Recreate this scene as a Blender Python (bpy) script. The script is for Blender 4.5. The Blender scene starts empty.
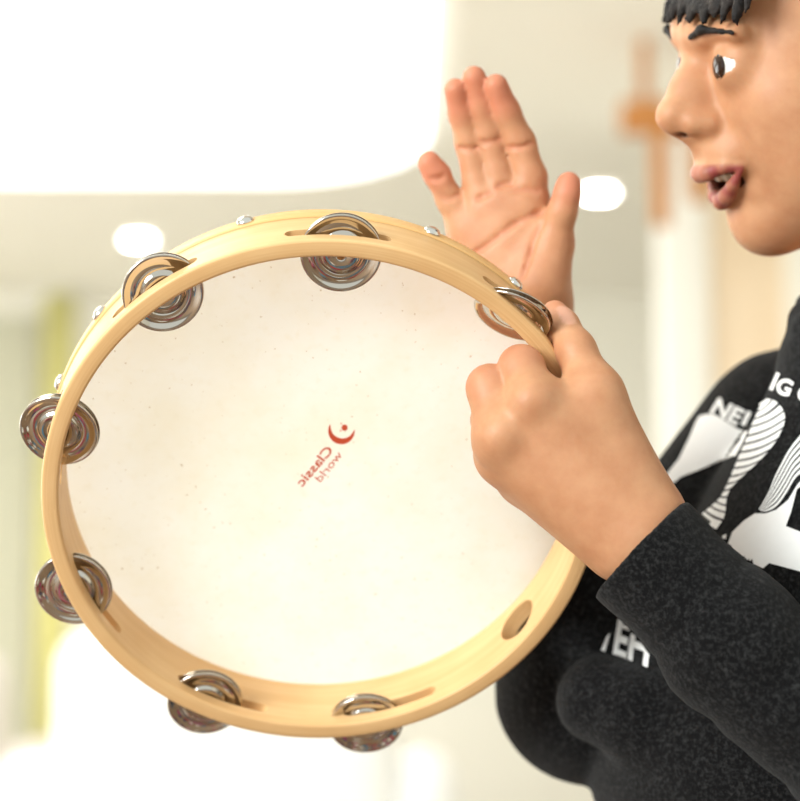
import bpy, bmesh, math, random
import numpy as np
from mathutils import Matrix, Vector
from mathutils.bvhtree import BVHTree

random.seed(7); rng = np.random.default_rng(7)
scene = bpy.context.scene
COL = scene.collection

# ------------------------------------------------------------------ camera
F = 2000.0                       # focal length in pixels of the 800x801 frame
CAM_H, PITCH = 0.80, math.radians(8)
CAM = Matrix.Translation((0, 0, CAM_H)) @ Matrix.Rotation(math.pi / 2 + PITCH, 4, 'X')
CAMI = CAM.inverted()
CM = np.array(CAM)
cd = bpy.data.cameras.new('camera'); cam = bpy.data.objects.new('camera', cd); COL.objects.link(cam)
cam.matrix_world = CAM
cd.sensor_width = 36; cd.lens = 36 * F / 800; cd.clip_start = .02; cd.clip_end = 60
cd.dof.use_dof = True; cd.dof.focus_distance = 0.862; cd.dof.aperture_fstop = (cd.lens / 1000) / 0.0155
scene.camera = cam

def P(px, py, d):                # a point seen at a pixel, at a depth along the lens axis (camera frame, metres)
    return np.array([(px - 400) / F * d, -(py - 400.5) / F * d, -d])
def c2w(v):
    v = np.asarray(v, float); return v @ CM[:3, :3].T + CM[:3, 3]
def w2c(v):
    m = np.array(CAMI); return np.asarray(v, float) @ m[:3, :3].T + m[:3, 3]
def on_plane_y(px, py, Y):       # world point on the vertical plane y = Y
    r = c2w(P(px, py, 1)) - CM[:3, 3]
    return CM[:3, 3] + r * (Y / r[1])
def on_plane_z(px, py, Z):
    r = c2w(P(px, py, 1)) - CM[:3, 3]
    return CM[:3, 3] + r * ((Z - CAM_H) / r[2])

# ------------------------------------------------------------------ object helpers
def tag(o, label=None, cat=None, group=None, kind=None):
    if label: o['label'] = label
    if cat: o['category'] = cat
    if group: o['group'] = group
    if kind: o['kind'] = kind
    return o
MW = {}
def empty(name, M, label, cat, group=None):
    o = bpy.data.objects.new(name, None); COL.objects.link(o)
    o.empty_display_size = .05; o.matrix_world = M; MW[o.name] = M.copy()
    return tag(o, label, cat, group)
def link(name, me, mat, parent=None, M=None):
    """me is in the local frame of the parent (or in the frame M when top-level)"""
    o = bpy.data.objects.new(name, me); COL.objects.link(o)
    if mat: me.materials.append(mat)
    if parent is not None:
        o.parent = parent
        if M is not None: o.matrix_local = M
    elif M is not None: o.matrix_world = M
    return o
def mesh(name, verts, faces, smooth=True):
    me = bpy.data.meshes.new(name)
    me.from_pydata([tuple(v) for v in verts], [], [tuple(f) for f in faces]); me.update()
    if smooth: me.polygons.foreach_set('use_smooth', [True] * len(me.polygons))
    return me
def bm_mesh(name, bm, smooth=False):
    bmesh.ops.recalc_face_normals(bm, faces=bm.faces)
    me = bpy.data.meshes.new(name); bm.to_mesh(me); bm.free()
    me.polygons.foreach_set('use_smooth', [smooth] * len(me.polygons)); return me
def box_bm(bm, lo, hi, bev=0.0):
    lo = Vector(lo); hi = Vector(hi)
    g = bmesh.ops.create_cube(bm, size=1, matrix=Matrix.Translation((lo + hi) / 2) @ Matrix.Diagonal((*(hi - lo), 1)))
    if bev:
        es = list({e for v in g['verts'] for e in v.link_edges})
        bmesh.ops.bevel(bm, geom=es, offset=bev, segments=3, affect='EDGES', profile=.5)
def box(name, lo, hi, mat, parent=None, bev=0.0, M=None):
    bm = bmesh.new(); box_bm(bm, lo, hi, bev)
    return link(name, bm_mesh(name, bm, bev > 0), mat, parent, M)
def struct(name, lo, hi, mat, bev=0):
    return tag(box(name, lo, hi, mat, bev=bev), kind='structure')
def lathe(name, prof, n=64, closed=False, flat=False):
    """prof: (r, z) list revolved about z"""
    vs, fs = [], []
    m = len(prof)
    for i in range(n):
        a = 2 * math.pi * i / n
        for r, z in prof: vs.append((r * math.cos(a), r * math.sin(a), z))
    for i in range(n):
        j = (i + 1) % n
        for k in range(m if closed else m - 1):
            l = (k + 1) % m
            fs.append((i * m + k, j * m + k, j * m + l, i * m + l))
    me = mesh(name, vs, fs, not flat)
    bm = bmesh.new(); bm.from_mesh(me)
    bmesh.ops.remove_doubles(bm, verts=bm.verts, dist=1e-6)
    bmesh.ops.recalc_face_normals(bm, faces=bm.faces); bm.to_mesh(me); bm.free()
    me.polygons.foreach_set('use_smooth', [not flat] * len(me.polygons))
    return me

# ------------------------------------------------------------------ materials
def srgb(r, g, b):
    f = lambda c: (c / 255 / 12.92) if c / 255 <= .04045 else ((c / 255 + .055) / 1.055) ** 2.4
    return (f(r), f(g), f(b), 1)
class NT:
    def __init__(s, name):
        s.m = bpy.data.materials.new(name); s.m.use_nodes = True; s.t = s.m.node_tree; s.n = s.t.nodes
        s.b = s.n['Principled BSDF']; s.out = s.n['Material Output']
    def node(s, typ, **kw):
        n = s.n.new(typ)
        for k, v in kw.items():
            if k.startswith('i_'): n.inputs[k[2:].replace('_', ' ')].default_value = v
            else: setattr(n, k, v)
        return n
    def l(s, a, b): s.t.links.new(a, b)
    def mix(s, fac, a, b):
        n = s.n.new('ShaderNodeMix'); n.data_type = 'RGBA'
        for sock, v in ((n.inputs[0], fac), (n.inputs[6], a), (n.inputs[7], b)):
            if isinstance(v, (tuple, float, int)): sock.default_value = v
            else: s.l(v, sock)
        return n.outputs[2]
    def ramp(s, src, lo, hi, a=0., b=1.):
        n = s.node('ShaderNodeMapRange'); n.inputs[1].default_value = lo; n.inputs[2].default_value = hi
        n.inputs[3].default_value = a; n.inputs[4].default_value = b; s.l(src, n.inputs[0]); return n.outputs[0]
    def noise(s, scale, detail=4, vec=None, rough=.55):
        n = s.node('ShaderNodeTexNoise'); n.inputs['Scale'].default_value = scale
        n.inputs['Detail'].default_value = detail; n.inputs['Roughness'].default_value = rough
        if vec is None:
            tc = s.node('ShaderNodeTexCoord'); vec = tc.outputs['Object']
        s.l(vec, n.inputs['Vector']); return n.outputs['Fac']
    def bump(s, src, strength, dist):
        n = s.node('ShaderNodeBump'); n.inputs['Strength'].default_value = strength; n.inputs['Distance'].default_value = dist
        s.l(src, n.inputs['Height']); s.l(n.outputs[0], s.b.inputs['Normal']); return n
    def set(s, **kw):
        for k, v in kw.items():
            sock = s.b.inputs[k.replace('_', ' ')]
            if isinstance(v, (float, int, tuple)): sock.default_value = v
            else: s.l(v, sock)
def plain(name, col, rough=.6, metal=0., var=.06, scale=6, bump=0.):
    t = NT(name)
    n = t.noise(scale)
    c2 = tuple(max(0, c * (1 - var * 2)) for c in col[:3]) + (1,)
    t.set(Base_Color=t.mix(n, col, c2), Roughness=rough, Metallic=metal)
    if bump: t.bump(t.noise(scale * 12), bump, .002)
    return t.m
def emit(name, col, strength):
    t = NT(name); t.set(Base_Color=col, Emission_Color=col, Emission_Strength=strength); return t.m

def wood_ring(name, c1, c2, scale=1.0, rough=.42):
    """grain that runs around the local z axis"""
    t = NT(name)
    tc = t.node('ShaderNodeTexCoord'); sp = t.node('ShaderNodeSeparateXYZ'); t.l(tc.outputs['Object'], sp.inputs[0])
    at = t.node('ShaderNodeMath', operation='ARCTAN2'); t.l(sp.outputs[1], at.inputs[0]); t.l(sp.outputs[0], at.inputs[1])
    ln = t.node('ShaderNodeVectorMath', operation='LENGTH')
    cx = t.node('ShaderNodeCombineXYZ'); t.l(sp.outputs[0], cx.inputs[0]); t.l(sp.outputs[1], cx.inputs[1]); t.l(cx.outputs[0], ln.inputs[0])
    def mul(s, k):
        m = t.node('ShaderNodeMath', operation='MULTIPLY'); t.l(s, m.inputs[0]); m.inputs[1].default_value = k; return m.outputs[0]
    v = t.node('ShaderNodeCombineXYZ'); t.l(mul(at.outputs[0], 1.6 * scale), v.inputs[0]); t.l(mul(ln.outputs['Value'], 900), v.inputs[1]); t.l(mul(sp.outputs[2], 260), v.inputs[2])
    g = t.noise(1.0, 5, v.outputs[0], .6)
    blot = t.noise(28, 2)
    c = t.mix(t.ramp(g, .35, .7, 0, .5), c1, c2)
    c = t.mix(t.ramp(blot, .4, .7, 0, .3), c, c2)
    t.set(Base_Color=c, Roughness=rough, Specular_IOR_Level=.35)
    t.bump(g, .05, .0004)
    return t.m
def wood_plank(name, c1, c2, rough=.5, axis=1):
    t = NT(name)
    tc = t.node('ShaderNodeTexCoord'); mp = t.node('ShaderNodeMapping'); t.l(tc.outputs['Object'], mp.inputs[0])
    sc = [9, 9, 9]; sc[axis] = .7; mp.inputs['Scale'].default_value = sc
    g = t.noise(2.2, 6, mp.outputs[0], .6)
    t.set(Base_Color=t.mix(t.ramp(g, .35, .68), c1, c2), Roughness=rough)
    return t.m

M_wood = wood_ring('birch_hoop', srgb(232, 192, 138), srgb(208, 158, 100))
M_band = wood_ring('birch_band', srgb(232, 188, 128), srgb(214, 164, 100))
M_nickel = (lambda t: (t.set(Base_Color=srgb(205, 198, 188), Metallic=1., Roughness=t.ramp(t.noise(900, 2), .3, .8, .05, .14)), t.m)[1])(NT('nickel_plate'))
M_tack = plain('steel_tack', srgb(225, 222, 215), .2, 1., .03)
M_red = plain('red_print', srgb(214, 84, 50), .6, 0, .04, 300)

def skin_parchment():
    t = NT('parchment_skin')
    blot = t.noise(16, 5, None, .6); fine = t.noise(190, 4); speck = t.noise(520, 1)
    base = t.mix(t.ramp(blot, .38, .72), srgb(252, 251, 246), srgb(247, 242, 226))
    base = t.mix(t.ramp(fine, .55, .8, 0, .35), base, srgb(240, 233, 214))
    base = t.mix(t.ramp(speck, .745, .78, 0, .6), base, srgb(176, 150, 105))
    t.set(Base_Color=base, Roughness=.55, Specular_IOR_Level=.25)
    wr = t.noise(120, 6, None, .7); t.bump(wr, .25, .0012)
    tr = t.node('ShaderNodeBsdfTranslucent'); t.l(base, tr.inputs[0])
    mx = t.node('ShaderNodeMixShader'); mx.inputs[0].default_value = .5
    t.l(t.b.outputs[0], mx.inputs[1]); t.l(tr.outputs[0], mx.inputs[2]); t.l(mx.outputs[0], t.out.inputs[0])
    return t.m
M_skin = skin_parchment()

def human_skin():
    t = NT('human_skin')
    def attr(n):
        a = t.node('ShaderNodeAttribute'); a.attribute_name = n; return a.outputs['Fac']
    mott = t.noise(75, 5, None, .6); fine = t.noise(700, 3)
    c = t.mix(t.ramp(mott, .35, .7), srgb(200, 148, 110), srgb(188, 132, 95))
    c = t.mix(attr('blush'), c, srgb(208, 128, 100))
    c = t.mix(attr('lip'), c, srgb(146, 70, 64))
    c = t.mix(attr('nail'), c, srgb(238, 188, 170))
    c = t.mix(attr('dark'), c, srgb(70, 22, 20))  # deep shade of the mouth and nostrils, put into the colour
    t.set(Base_Color=c, Roughness=.5, Specular_IOR_Level=.35, Subsurface_Weight=.25, Subsurface_Scale=.004, Subsurface_Radius=(1., .35, .18))
    t.bump(fine, .12, .0004)
    return t.m
M_body = human_skin()

def knit(name, dark, light):
    t = NT(name)
    n1 = t.noise(480, 4, None, .75); n2 = t.noise(150, 3)
    c = t.mix(t.ramp(n1, .46, .70), dark, light)
    c = t.mix(t.ramp(n2, .3, .75, 0, .5), c, dark)
    t.set(Base_Color=c, Roughness=.95, Specular_IOR_Level=.1, Sheen_Weight=.05, Sheen_Roughness=.6)
    t.bump(n1, .5, .0012)
    return t.m
M_sweat = knit('charcoal_knit', srgb(9, 9, 10), srgb(52, 52, 52))
M_trouser = knit('grey_jersey', srgb(60, 60, 63), srgb(104, 104, 108))
M_print = plain('white_print', srgb(248, 248, 246), .7, 0, .03, 200, .15)
M_hair = (lambda t: (t.set(Base_Color=t.mix(t.ramp(t.noise(160, 3), .4, .6), srgb(14, 10, 9), srgb(34, 26, 22)), Roughness=.6, Specular_IOR_Level=.25), t.bump(t.noise(420, 4), .6, .002), t.m)[2])(NT('dark_hair'))
M_eye = plain('eye_white', srgb(236, 232, 226), .15, 0, .02)
M_iris = plain('dark_iris', srgb(42, 24, 16), .1, 0, .1, 800)
M_teeth = plain('tooth_enamel', srgb(236, 226, 206), .25, 0, .03)
M_sole = plain('white_rubber', srgb(225, 225, 222), .6)
M_shoe = plain('blue_canvas', srgb(50, 66, 96), .8, 0, .1, 60, .3)

# ------------------------------------------------------------------ implicit modelling: fields meshed into one continuous surface
class Field:
    def __init__(s, lo, hi, h):
        s.lo = np.array(lo, float); s.h = h
        s.n = np.ceil((np.array(hi) - s.lo) / h).astype(int) + 1
        s.f = np.full(s.n, .08, np.float32)
    def win(s, lo, hi):
        a = np.clip(np.floor((np.array(lo) - s.lo) / s.h).astype(int), 0, s.n)
        b = np.clip(np.ceil((np.array(hi) - s.lo) / s.h).astype(int) + 1, 0, s.n)
        sl = tuple(slice(i, max(i, j)) for i, j in zip(a, b))
        ax = [(s.lo[k] + s.h * np.arange(a[k], max(a[k], b[k]))).astype(np.float32).reshape([-1 if k == q else 1 for q in range(3)]) for k in range(3)]
        return sl, ax
    def dist(s, prim, ax):
        X, Y, Z = ax
        if prim[0] == 'c':
            _, a, b, ra, rb = prim
            ab = b - a; L = float(ab @ ab) + 1e-12
            px, py, pz = X - a[0], Y - a[1], Z - a[2]
            t = np.clip((px * ab[0] + py * ab[1] + pz * ab[2]) / L, 0, 1)
            return np.sqrt((px - t * ab[0]) ** 2 + (py - t * ab[1]) ** 2 + (pz - t * ab[2]) ** 2) - (ra + (rb - ra) * t)
        _, c, R, r = prim                                # ellipsoid: centre, rows = axes, radii
        px, py, pz = X - c[0], Y - c[1], Z - c[2]
        q = [(px * R[i][0] + py * R[i][1] + pz * R[i][2]) for i in range(3)]
        k0 = np.sqrt(sum((q[i] / r[i]) ** 2 for i in range(3))); k1 = np.sqrt(sum((q[i] / r[i] ** 2) ** 2 for i in range(3))) + 1e-9
        return k0 * (k0 - 1) / k1
    def box(s, prims, m):
        lo = np.full(3, 1e9); hi = -lo
        for p in prims:
            if p[0] == 'c': pts = [(p[1], p[3]), (p[2], p[4])]
            else: pts = [(p[1], max(p[3]))]
            for c, r in pts: lo = np.minimum(lo, c - r - m); hi = np.maximum(hi, c + r + m)
        return lo, hi
    @staticmethod
    def smin(a, b, k):
        if k <= 0: return np.minimum(a, b)
        h = np.maximum(k - np.abs(a - b), 0) / k
        return np.minimum(a, b) - h * h * k * .25
    def add(s, prims, k=.004, ki=None):
        """union of a chain of primitives: ki inside the chain, k with what is there"""
        ki = k if ki is None else ki
        sl, ax = s.win(*s.box(prims, k + ki + 5 * s.h))
        d = None
        for p in prims:
            e = s.dist(p, ax); d = e if d is None else s.smin(d, e, ki)
        s.f[sl] = s.smin(s.f[sl], d.astype(np.float32), k)
    def limbs(s, chains, k, kb=.001, ki=.003):
        """each chain melts into the base but not into its neighbours"""
        sl, ax = s.win(*s.box([p for c in chains for p in c], k + 6 * s.h))
        base = s.f[sl].copy(); g = base.copy()
        for c in chains:
            d = None
            for p in c:
                e = s.dist(p, ax); d = e if d is None else s.smin(d, e, ki)
            g = np.minimum(g, s.smin(base, d, k))
        s.f[sl] = g
    def cut(s, prims, k=.002):
        for p in prims:
            sl, ax = s.win(*s.box([p], k + 5 * s.h))
            s.f[sl] = -s.smin(-s.f[sl], s.dist(p, ax), k)
    def slab(s, p0, nrm, lo, hi):
        """cut away what lies beyond a plane, inside a window"""
        sl, (X, Y, Z) = s.win(lo, hi)
        d = (X - p0[0]) * nrm[0] + (Y - p0[1]) * nrm[1] + (Z - p0[2]) * nrm[2]
        s.f[sl] = np.maximum(s.f[sl], d)
    def surf(s, relax=1):
        f = s.f; S = f < 0
        n = S[:-1, :-1, :-1].astype(np.int8)
        C = [(i, j, k) for i in (0, 1) for j in (0, 1) for k in (0, 1)]
        for c in C[1:]:
            n = n + S[c[0]:S.shape[0] - 1 + c[0], c[1]:S.shape[1] - 1 + c[1], c[2]:S.shape[2] - 1 + c[2]]
        act = (n > 0) & (n < 8)
        I = np.argwhere(act); idx = np.full(act.shape, -1, np.int32); idx[act] = np.arange(len(I))
        V = np.stack([f[I[:, 0] + c[0], I[:, 1] + c[1], I[:, 2] + c[2]] for c in C], 1).astype(float)
        acc = np.zeros((len(I), 3)); cnt = np.zeros(len(I))
        for a in range(8):
            for b in range(a + 1, 8):
                ca, cb = np.array(C[a]), np.array(C[b])
                if abs(ca - cb).sum() != 1: continue
                m = (V[:, a] < 0) != (V[:, b] < 0)
                t = np.where(m, V[:, a] / np.where(m, V[:, a] - V[:, b], 1), 0)
                acc[m] += ca + (cb - ca) * t[m][:, None]; cnt[m] += 1
        v = s.lo + s.h * (I + acc / cnt[:, None])
        faces = []
        for ax in range(3):
            o = [q for q in range(3) if q != ax]
            A = np.moveaxis(S, ax, 0); D = (A[1:] != A[:-1])[:, 1:-1, 1:-1]
            J = np.argwhere(D); J[:, 1:] += 1
            inside = A[:-1][J[:, 0], J[:, 1], J[:, 2]]
            IX = np.moveaxis(idx, ax, 0)
            q = np.stack([IX[J[:, 0], J[:, 1] - 1, J[:, 2] - 1], IX[J[:, 0], J[:, 1], J[:, 2] - 1], IX[J[:, 0], J[:, 1], J[:, 2]], IX[J[:, 0], J[:, 1] - 1, J[:, 2]]], 1)
            flip = ~inside if ax != 1 else inside
            q[flip] = q[flip][:, ::-1]; faces.append(q)
        fc = np.concatenate(faces); fc = fc[(fc >= 0).all(1)]
        for _ in range(relax):
            sm = np.zeros_like(v); ct = np.zeros(len(v))
            for a in range(4):
                i, j = fc[:, a], fc[:, (a + 1) % 4]
                for d in range(3): sm[:, d] += np.bincount(i, v[j, d], len(v)) + np.bincount(j, v[i, d], len(v))
                ct += np.bincount(i, minlength=len(v)) + np.bincount(j, minlength=len(v))
            v = v * .45 + .55 * sm / ct[:, None]
        return v, fc
def np_mesh(name, v, fc, attrs=None):
    me = bpy.data.meshes.new(name)
    me.vertices.add(len(v)); me.vertices.foreach_set('co', np.ascontiguousarray(v, np.float32).ravel())
    me.loops.add(fc.size); me.loops.foreach_set('vertex_index', np.ascontiguousarray(fc, np.int32).ravel())
    me.polygons.add(len(fc)); me.polygons.foreach_set('loop_start', np.arange(0, fc.size, 4, dtype=np.int32))
    me.update(calc_edges=True); me.validate()
    me.polygons.foreach_set('use_smooth', np.ones(len(me.polygons), bool))
    for k, a in (attrs or {}).items():
        at = me.attributes.new(k, 'FLOAT', 'POINT'); at.data.foreach_set('value', np.clip(a, 0, 1).astype(np.float32))
    return me
TD = .96                         # how far the child's trunk, head and far arm stand behind the hoop
def tz(p): return (p[0], p[1], p[2] * TD, p[3]) if p[2] >= .98 else p
def cap(a, b):
    """capsule between (px, py, depth, radius px) tuples"""
    a, b = tz(a), tz(b)
    return ('c', P(*a[:3]), P(*b[:3]), a[3] * a[2] / F, b[3] * b[2] / F)
def chain(*pts): return [cap(pts[i], pts[i + 1]) for i in range(len(pts) - 1)]
def ball(px, py, d, r): return cap((px, py, d, r), (px + .01, py, d, r))

# ================================================================== TAMBOURINE
n_ = np.array([.0556, -.4533, 1.]); n_ /= np.linalg.norm(n_)
a_ = np.array([1., 0, 0]) - n_[0] * n_; a_ /= np.linalg.norm(a_); b_ = np.cross(n_, a_)
TC = np.array([-.0344, -.0462, -.895])
TM = np.eye(4); TM[:3, 0] = a_; TM[:3, 1] = b_; TM[:3, 2] = n_; TM[:3, 3] = TC
T_W = CAM @ Matrix(TM.tolist())
RO, RI, DEP = .125, .1172, .0368
def drum_hit(px, py, z):         # drum-frame point where the sight line of a pixel meets the plane at height z
    r = P(px, py, 1); s = ((TC + n_ * z) @ n_) / (r @ n_); q = r * s - TC
    return np.array([q @ a_, q @ b_, z])
def drum_depth(px, py, z=0.):
    r = P(px, py, 1); return ((TC + n_ * z) @ n_) / (r @ n_)

tamb = empty('tambourine', T_W, 'round pale wooden tambourine with white skin and nickel jingles, held by its rim', 'tambourine')

def hoop_mesh():
    b = .0014
    prof = []
    for (r, z, a0) in ((RO, 0, 0), (RI, 0, 90), (RI, -DEP, 180), (RO, -DEP, 270)):
        cx = r - b if r == RO else r + b; cz = z - b if z == 0 else z + b
        for k in range(5):
            a = math.radians(a0 + 90 * k / 4); prof.append((cx + b * math.cos(a), cz + b * math.sin(a)))
    # extra axial divisions
    me = lathe('hoop', prof, 288, closed=True)
    o = bpy.data.objects.new('hoop', me); COL.objects.link(o)
    bm = bmesh.new()
    for ang in (45, 86, 125, 165, 205, 245, 285):
        pts = []; hl, hw = .0195, .0034
        for k in range(13): a = -math.pi / 2 + math.pi * k / 12; pts.append((hl + hw * math.cos(a), hw * math.sin(a)))
        for k in range(13): a = math.pi / 2 + math.pi * k / 12; pts.append((-hl + hw * math.cos(a), hw * math.sin(a)))
        prism(bm, pts, ang)
    pts = [(.0112 * math.cos(2 * math.pi * k / 40), .0106 * math.sin(2 * math.pi * k / 40)) for k in range(40)]
    prism(bm, pts, 321, -.0185)
    cu = link('slot_cutter', bm_mesh('slot_cutter', bm), None)
    md = o.modifiers.new('slots', 'BOOLEAN'); md.object = cu; md.operation = 'DIFFERENCE'; md.solver = 'EXACT'
    dg = bpy.context.evaluated_depsgraph_get(); me2 = bpy.data.meshes.new_from_object(o.evaluated_get(dg))
    bpy.data.objects.remove(o); bpy.data.objects.remove(cu)
    me2.name = 'hoop'; me2.materials.clear()
    me2.polygons.foreach_set('use_smooth', [True] * len(me2.polygons))
    try: me2.set_sharp_from_angle(angle=math.radians(32))
    except Exception: pass
    return me2
SLOT_Z = -.0102
def prism(bm, pts, ang, zc=None):
    zc = SLOT_Z if zc is None else zc
    A = math.radians(ang); er = Vector((math.cos(A), math.sin(A), 0)); et = Vector((-math.sin(A), math.cos(A), 0)); ez = Vector((0, 0, 1))
    rings = []
    for r in (.100, .140):
        rings.append([bm.verts.new(er * r + et * x + ez * (zc + z)) for x, z in pts])
    n = len(pts)
    for i in range(n): bm.faces.new((rings[0][i], rings[0][(i + 1) % n], rings[1][(i + 1) % n], rings[1][i]))
    bm.faces.new(rings[0][::-1]); bm.faces.new(rings[1])
hoop = link('hoop', hoop_mesh(), M_wood, tamb)
# retaining band around the back edge, under the tacks
band = link('retaining_band', lathe('retaining_band', [(RO + .0001, -.0288), (RO + .0006, -.0290), (RO + .0009, -.0295), (RO + .0009, -.0370), (RO + .0004, -.0378), (RO - .003, -.0380), (RO - .003, -.0370)], 200), M_band, tamb)
band['label'] = 'darker band of skin glued around the back edge'
# skin
SKZ = -.0369
vs = [(0, 0, SKZ)]; fs = []; NR, NA = 26, 120
for i in range(1, NR + 1):
    r = (RO - .001) * i / NR
    for j in range(NA):
        a = 2 * math.pi * j / NA
        vs.append((r * math.cos(a), r * math.sin(a), SKZ))
for j in range(NA): fs.append((0, 1 + j, 1 + (j + 1) % NA))
for i in range(NR - 1):
    for j in range(NA):
        p = 1 + i * NA; fs.append((p + j, p + NA + j, p + NA + (j + 1) % NA, p + (j + 1) % NA))
skin = link('drum_skin', mesh('drum_skin', vs, fs), M_skin, tamb); skin['label'] = 'off-white parchment drum skin'

# tacks
def tack_mesh():
    return lathe('tack', [(0, .0024), (.0015, .0022), (.0030, .0016), (.0038, .0005), (.0039, -.0004), (.0012, -.0008), (.0009, -.004), (0, -.004)], 20)
tk = None
for ang in (46, 66.5, 85.5, 104.5, 123, 140.5, 158, 182, 206, 226, 246, 266, 286, 306, 326, 346):
    A = math.radians(ang); er = Vector((math.cos(A), math.sin(A), 0)); et = Vector((-math.sin(A), math.cos(A), 0)); ez = Vector((0, 0, 1))
    Mx = Matrix((et, ez, er)).transposed().to_4x4(); Mx.translation = er * (RO + .0011) + ez * -.0335
    if ang == 85.5: continue
    if tk is None: tk = link('tack', tack_mesh(), M_tack, tamb, Mx)
    else:
        c = tk.copy(); COL.objects.link(c); c.parent = tamb; c.matrix_local = Mx
# jingles: pressed plates, two to a pin
JR = .0176
def jingle_mesh():
    t = .0006
    top = [(.0002, .0015), (.0078, .0015), (.0086, .0013), (.0091, .0006), (.0096, .0001), (.0105, -.0003), (.0120, -.0004), (.0138, .0000), (.0153, .0007), (.0165, .0014), (.0172, .0015), (JR, .0010)]
    bot = [(r, z - t) for r, z in top[::-1]]
    bot[0] = (JR, .0006)
    return lathe('jingle', top + bot, 72, closed=True)
jm = jingle_mesh()
def pin_mesh(L): return lathe('pin', [(0, L), (.0012, L), (.0012, -L), (0, -L)], 12)
pm = pin_mesh(.0095)
JING = [   # pixel of the plate's centre, tilt about the hoop's tangent and about the radius (degrees)
    (60, 429, 6, -9, 165), (74, 588, 4, 5, 205), (163, 292, -3, 7, 125), (341, 252, 0, 0, 85.5),
    (513, 313, -42, 6, 45), (205, 701, 3, -4, 245), (366, 722, 8, 2, 285)]
for px, py, t1, t2, ang in JING:
    c = drum_hit(px, py, SLOT_Z)
    A = math.radians(ang); et = Vector((-math.sin(A), math.cos(A), 0)); er = Vector((math.cos(A), math.sin(A), 0))
    R = Matrix.Rotation(math.radians(t1), 4, et) @ Matrix.Rotation(math.radians(t2), 4, er)
    M1 = Matrix.Translation(Vector(c)) @ R
    j1 = link('jingle', jm, M_nickel if not jm.materials else None, tamb, M1 @ Matrix.Translation((0, 0, .0007)))
    j2 = link('jingle', jm, None, tamb, M1 @ Matrix.Rotation(math.radians(2.5), 4, er) @ Matrix.Translation((.0002, -.0002, -.0001)) @ Matrix.Rotation(math.pi, 4, 'X'))
    Mp = Matrix.Translation(er * .1212 + Vector((0, 0, SLOT_Z)))
    pn = link('pin', pm, M_tack if not pm.materials else None, tamb, Mp)

# printed mark, seen through the skin in mirror writing
def px_poly(bm, pts):
    try: bm.faces.new([bm.verts.new((x, y, 0)) for x, y in pts])
    except ValueError: pass
def glyphs(text, size, offset=.012):
    cu = bpy.data.curves.new('glyph', 'FONT'); cu.body = text; cu.size = 1; cu.offset = offset; cu.resolution_u = 4; cu.fill_mode = 'FRONT'
    o = bpy.data.objects.new('glyph', cu); COL.objects.link(o)
    dg = bpy.context.evaluated_depsgraph_get(); me = bpy.data.meshes.new_from_object(o.evaluated_get(dg))
    bpy.data.objects.remove(o)
    v = [(p.co.x * size, p.co.y * size) for p in me.vertices]; f = [tuple(p.vertices) for p in me.polygons]
    return v, f
def add_text(bm, text, org, ex, ey, size, offset=.012):
    """org: pixel of the baseline's start, ex / ey: pixel directions of writing and of 'up'"""
    v, f = glyphs(text, size, offset)
    w = max(p[0] for p in v)
    bv = [bm.verts.new((org[0] + ex[0] * x + ey[0] * y, org[1] + ex[1] * x + ey[1] * y, 0)) for x, y in v]
    for q in f:
        try: bm.faces.new([bv[i] for i in q])
        except ValueError: pass
    return w
bm = bmesh.new()
d = np.array([-.58, .815]); up = np.array([-.815, -.58])
add_text(bm, 'Classic', (334, 450), d * np.array([1.13, .94]) * 1.32, up, 13.2, .015)
add_text(bm, 'world', (343, 455), d * np.array([1.1, .96]) * 1.33, up, 11.2, .0)
oc, ic = [], []
for k in range(25):
    t = k / 24; a = math.radians(-165 + 200 * t) ; w_ = 5.6 * math.sin(math.pi * min(1, max(0, t))) ** .8
    A = math.radians(150 + 215 * t)
    oc.append((341.5 + 13.2 * math.cos(A), 431 - 13.2 * math.sin(A)))
    ic.append((341.5 + (13.2 - w_ - .4) * math.cos(A), 431 - (13.2 - w_ - .4) * math.sin(A)))
for k in range(24): px_poly(bm, [oc[k], oc[k + 1], ic[k + 1], ic[k]])
px_poly(bm, [(344.6 + 3.1 * math.cos(k / 16 * 2 * math.pi), 427.6 + 3.1 * math.sin(k / 16 * 2 * math.pi)) for k in range(16)])
for cx, cy in ((340.8, 430.6), (341.3, 423.5)):
    px_poly(bm, [(cx + .8 * math.cos(k / 8 * 2 * math.pi), cy + .8 * math.sin(k / 8 * 2 * math.pi)) for k in range(8)])
for v in bm.verts:
    v.co = Vector(drum_hit(v.co.x, v.co.y, SKZ + .00025))
logo = link('printed_mark', bm_mesh('printed_mark', bm), M_red, skin)
logo['label'] = 'red mirrored maker mark with crescent and two words'

# ================================================================== PERSON
foot = Vector(c2w(P(860, 700, .98))); foot.z = 0
PM = Matrix.Translation(foot)
person = empty('person', PM, 'child in a dark printed sweater holding up a tambourine and about to clap it', 'person')
offs = np.array(foot)
def part(name, v_cam, fc, mat, parent, attrs=None):
    return link(name, np_mesh(name, c2w(v_cam) - offs, fc, attrs), mat, parent)

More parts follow.
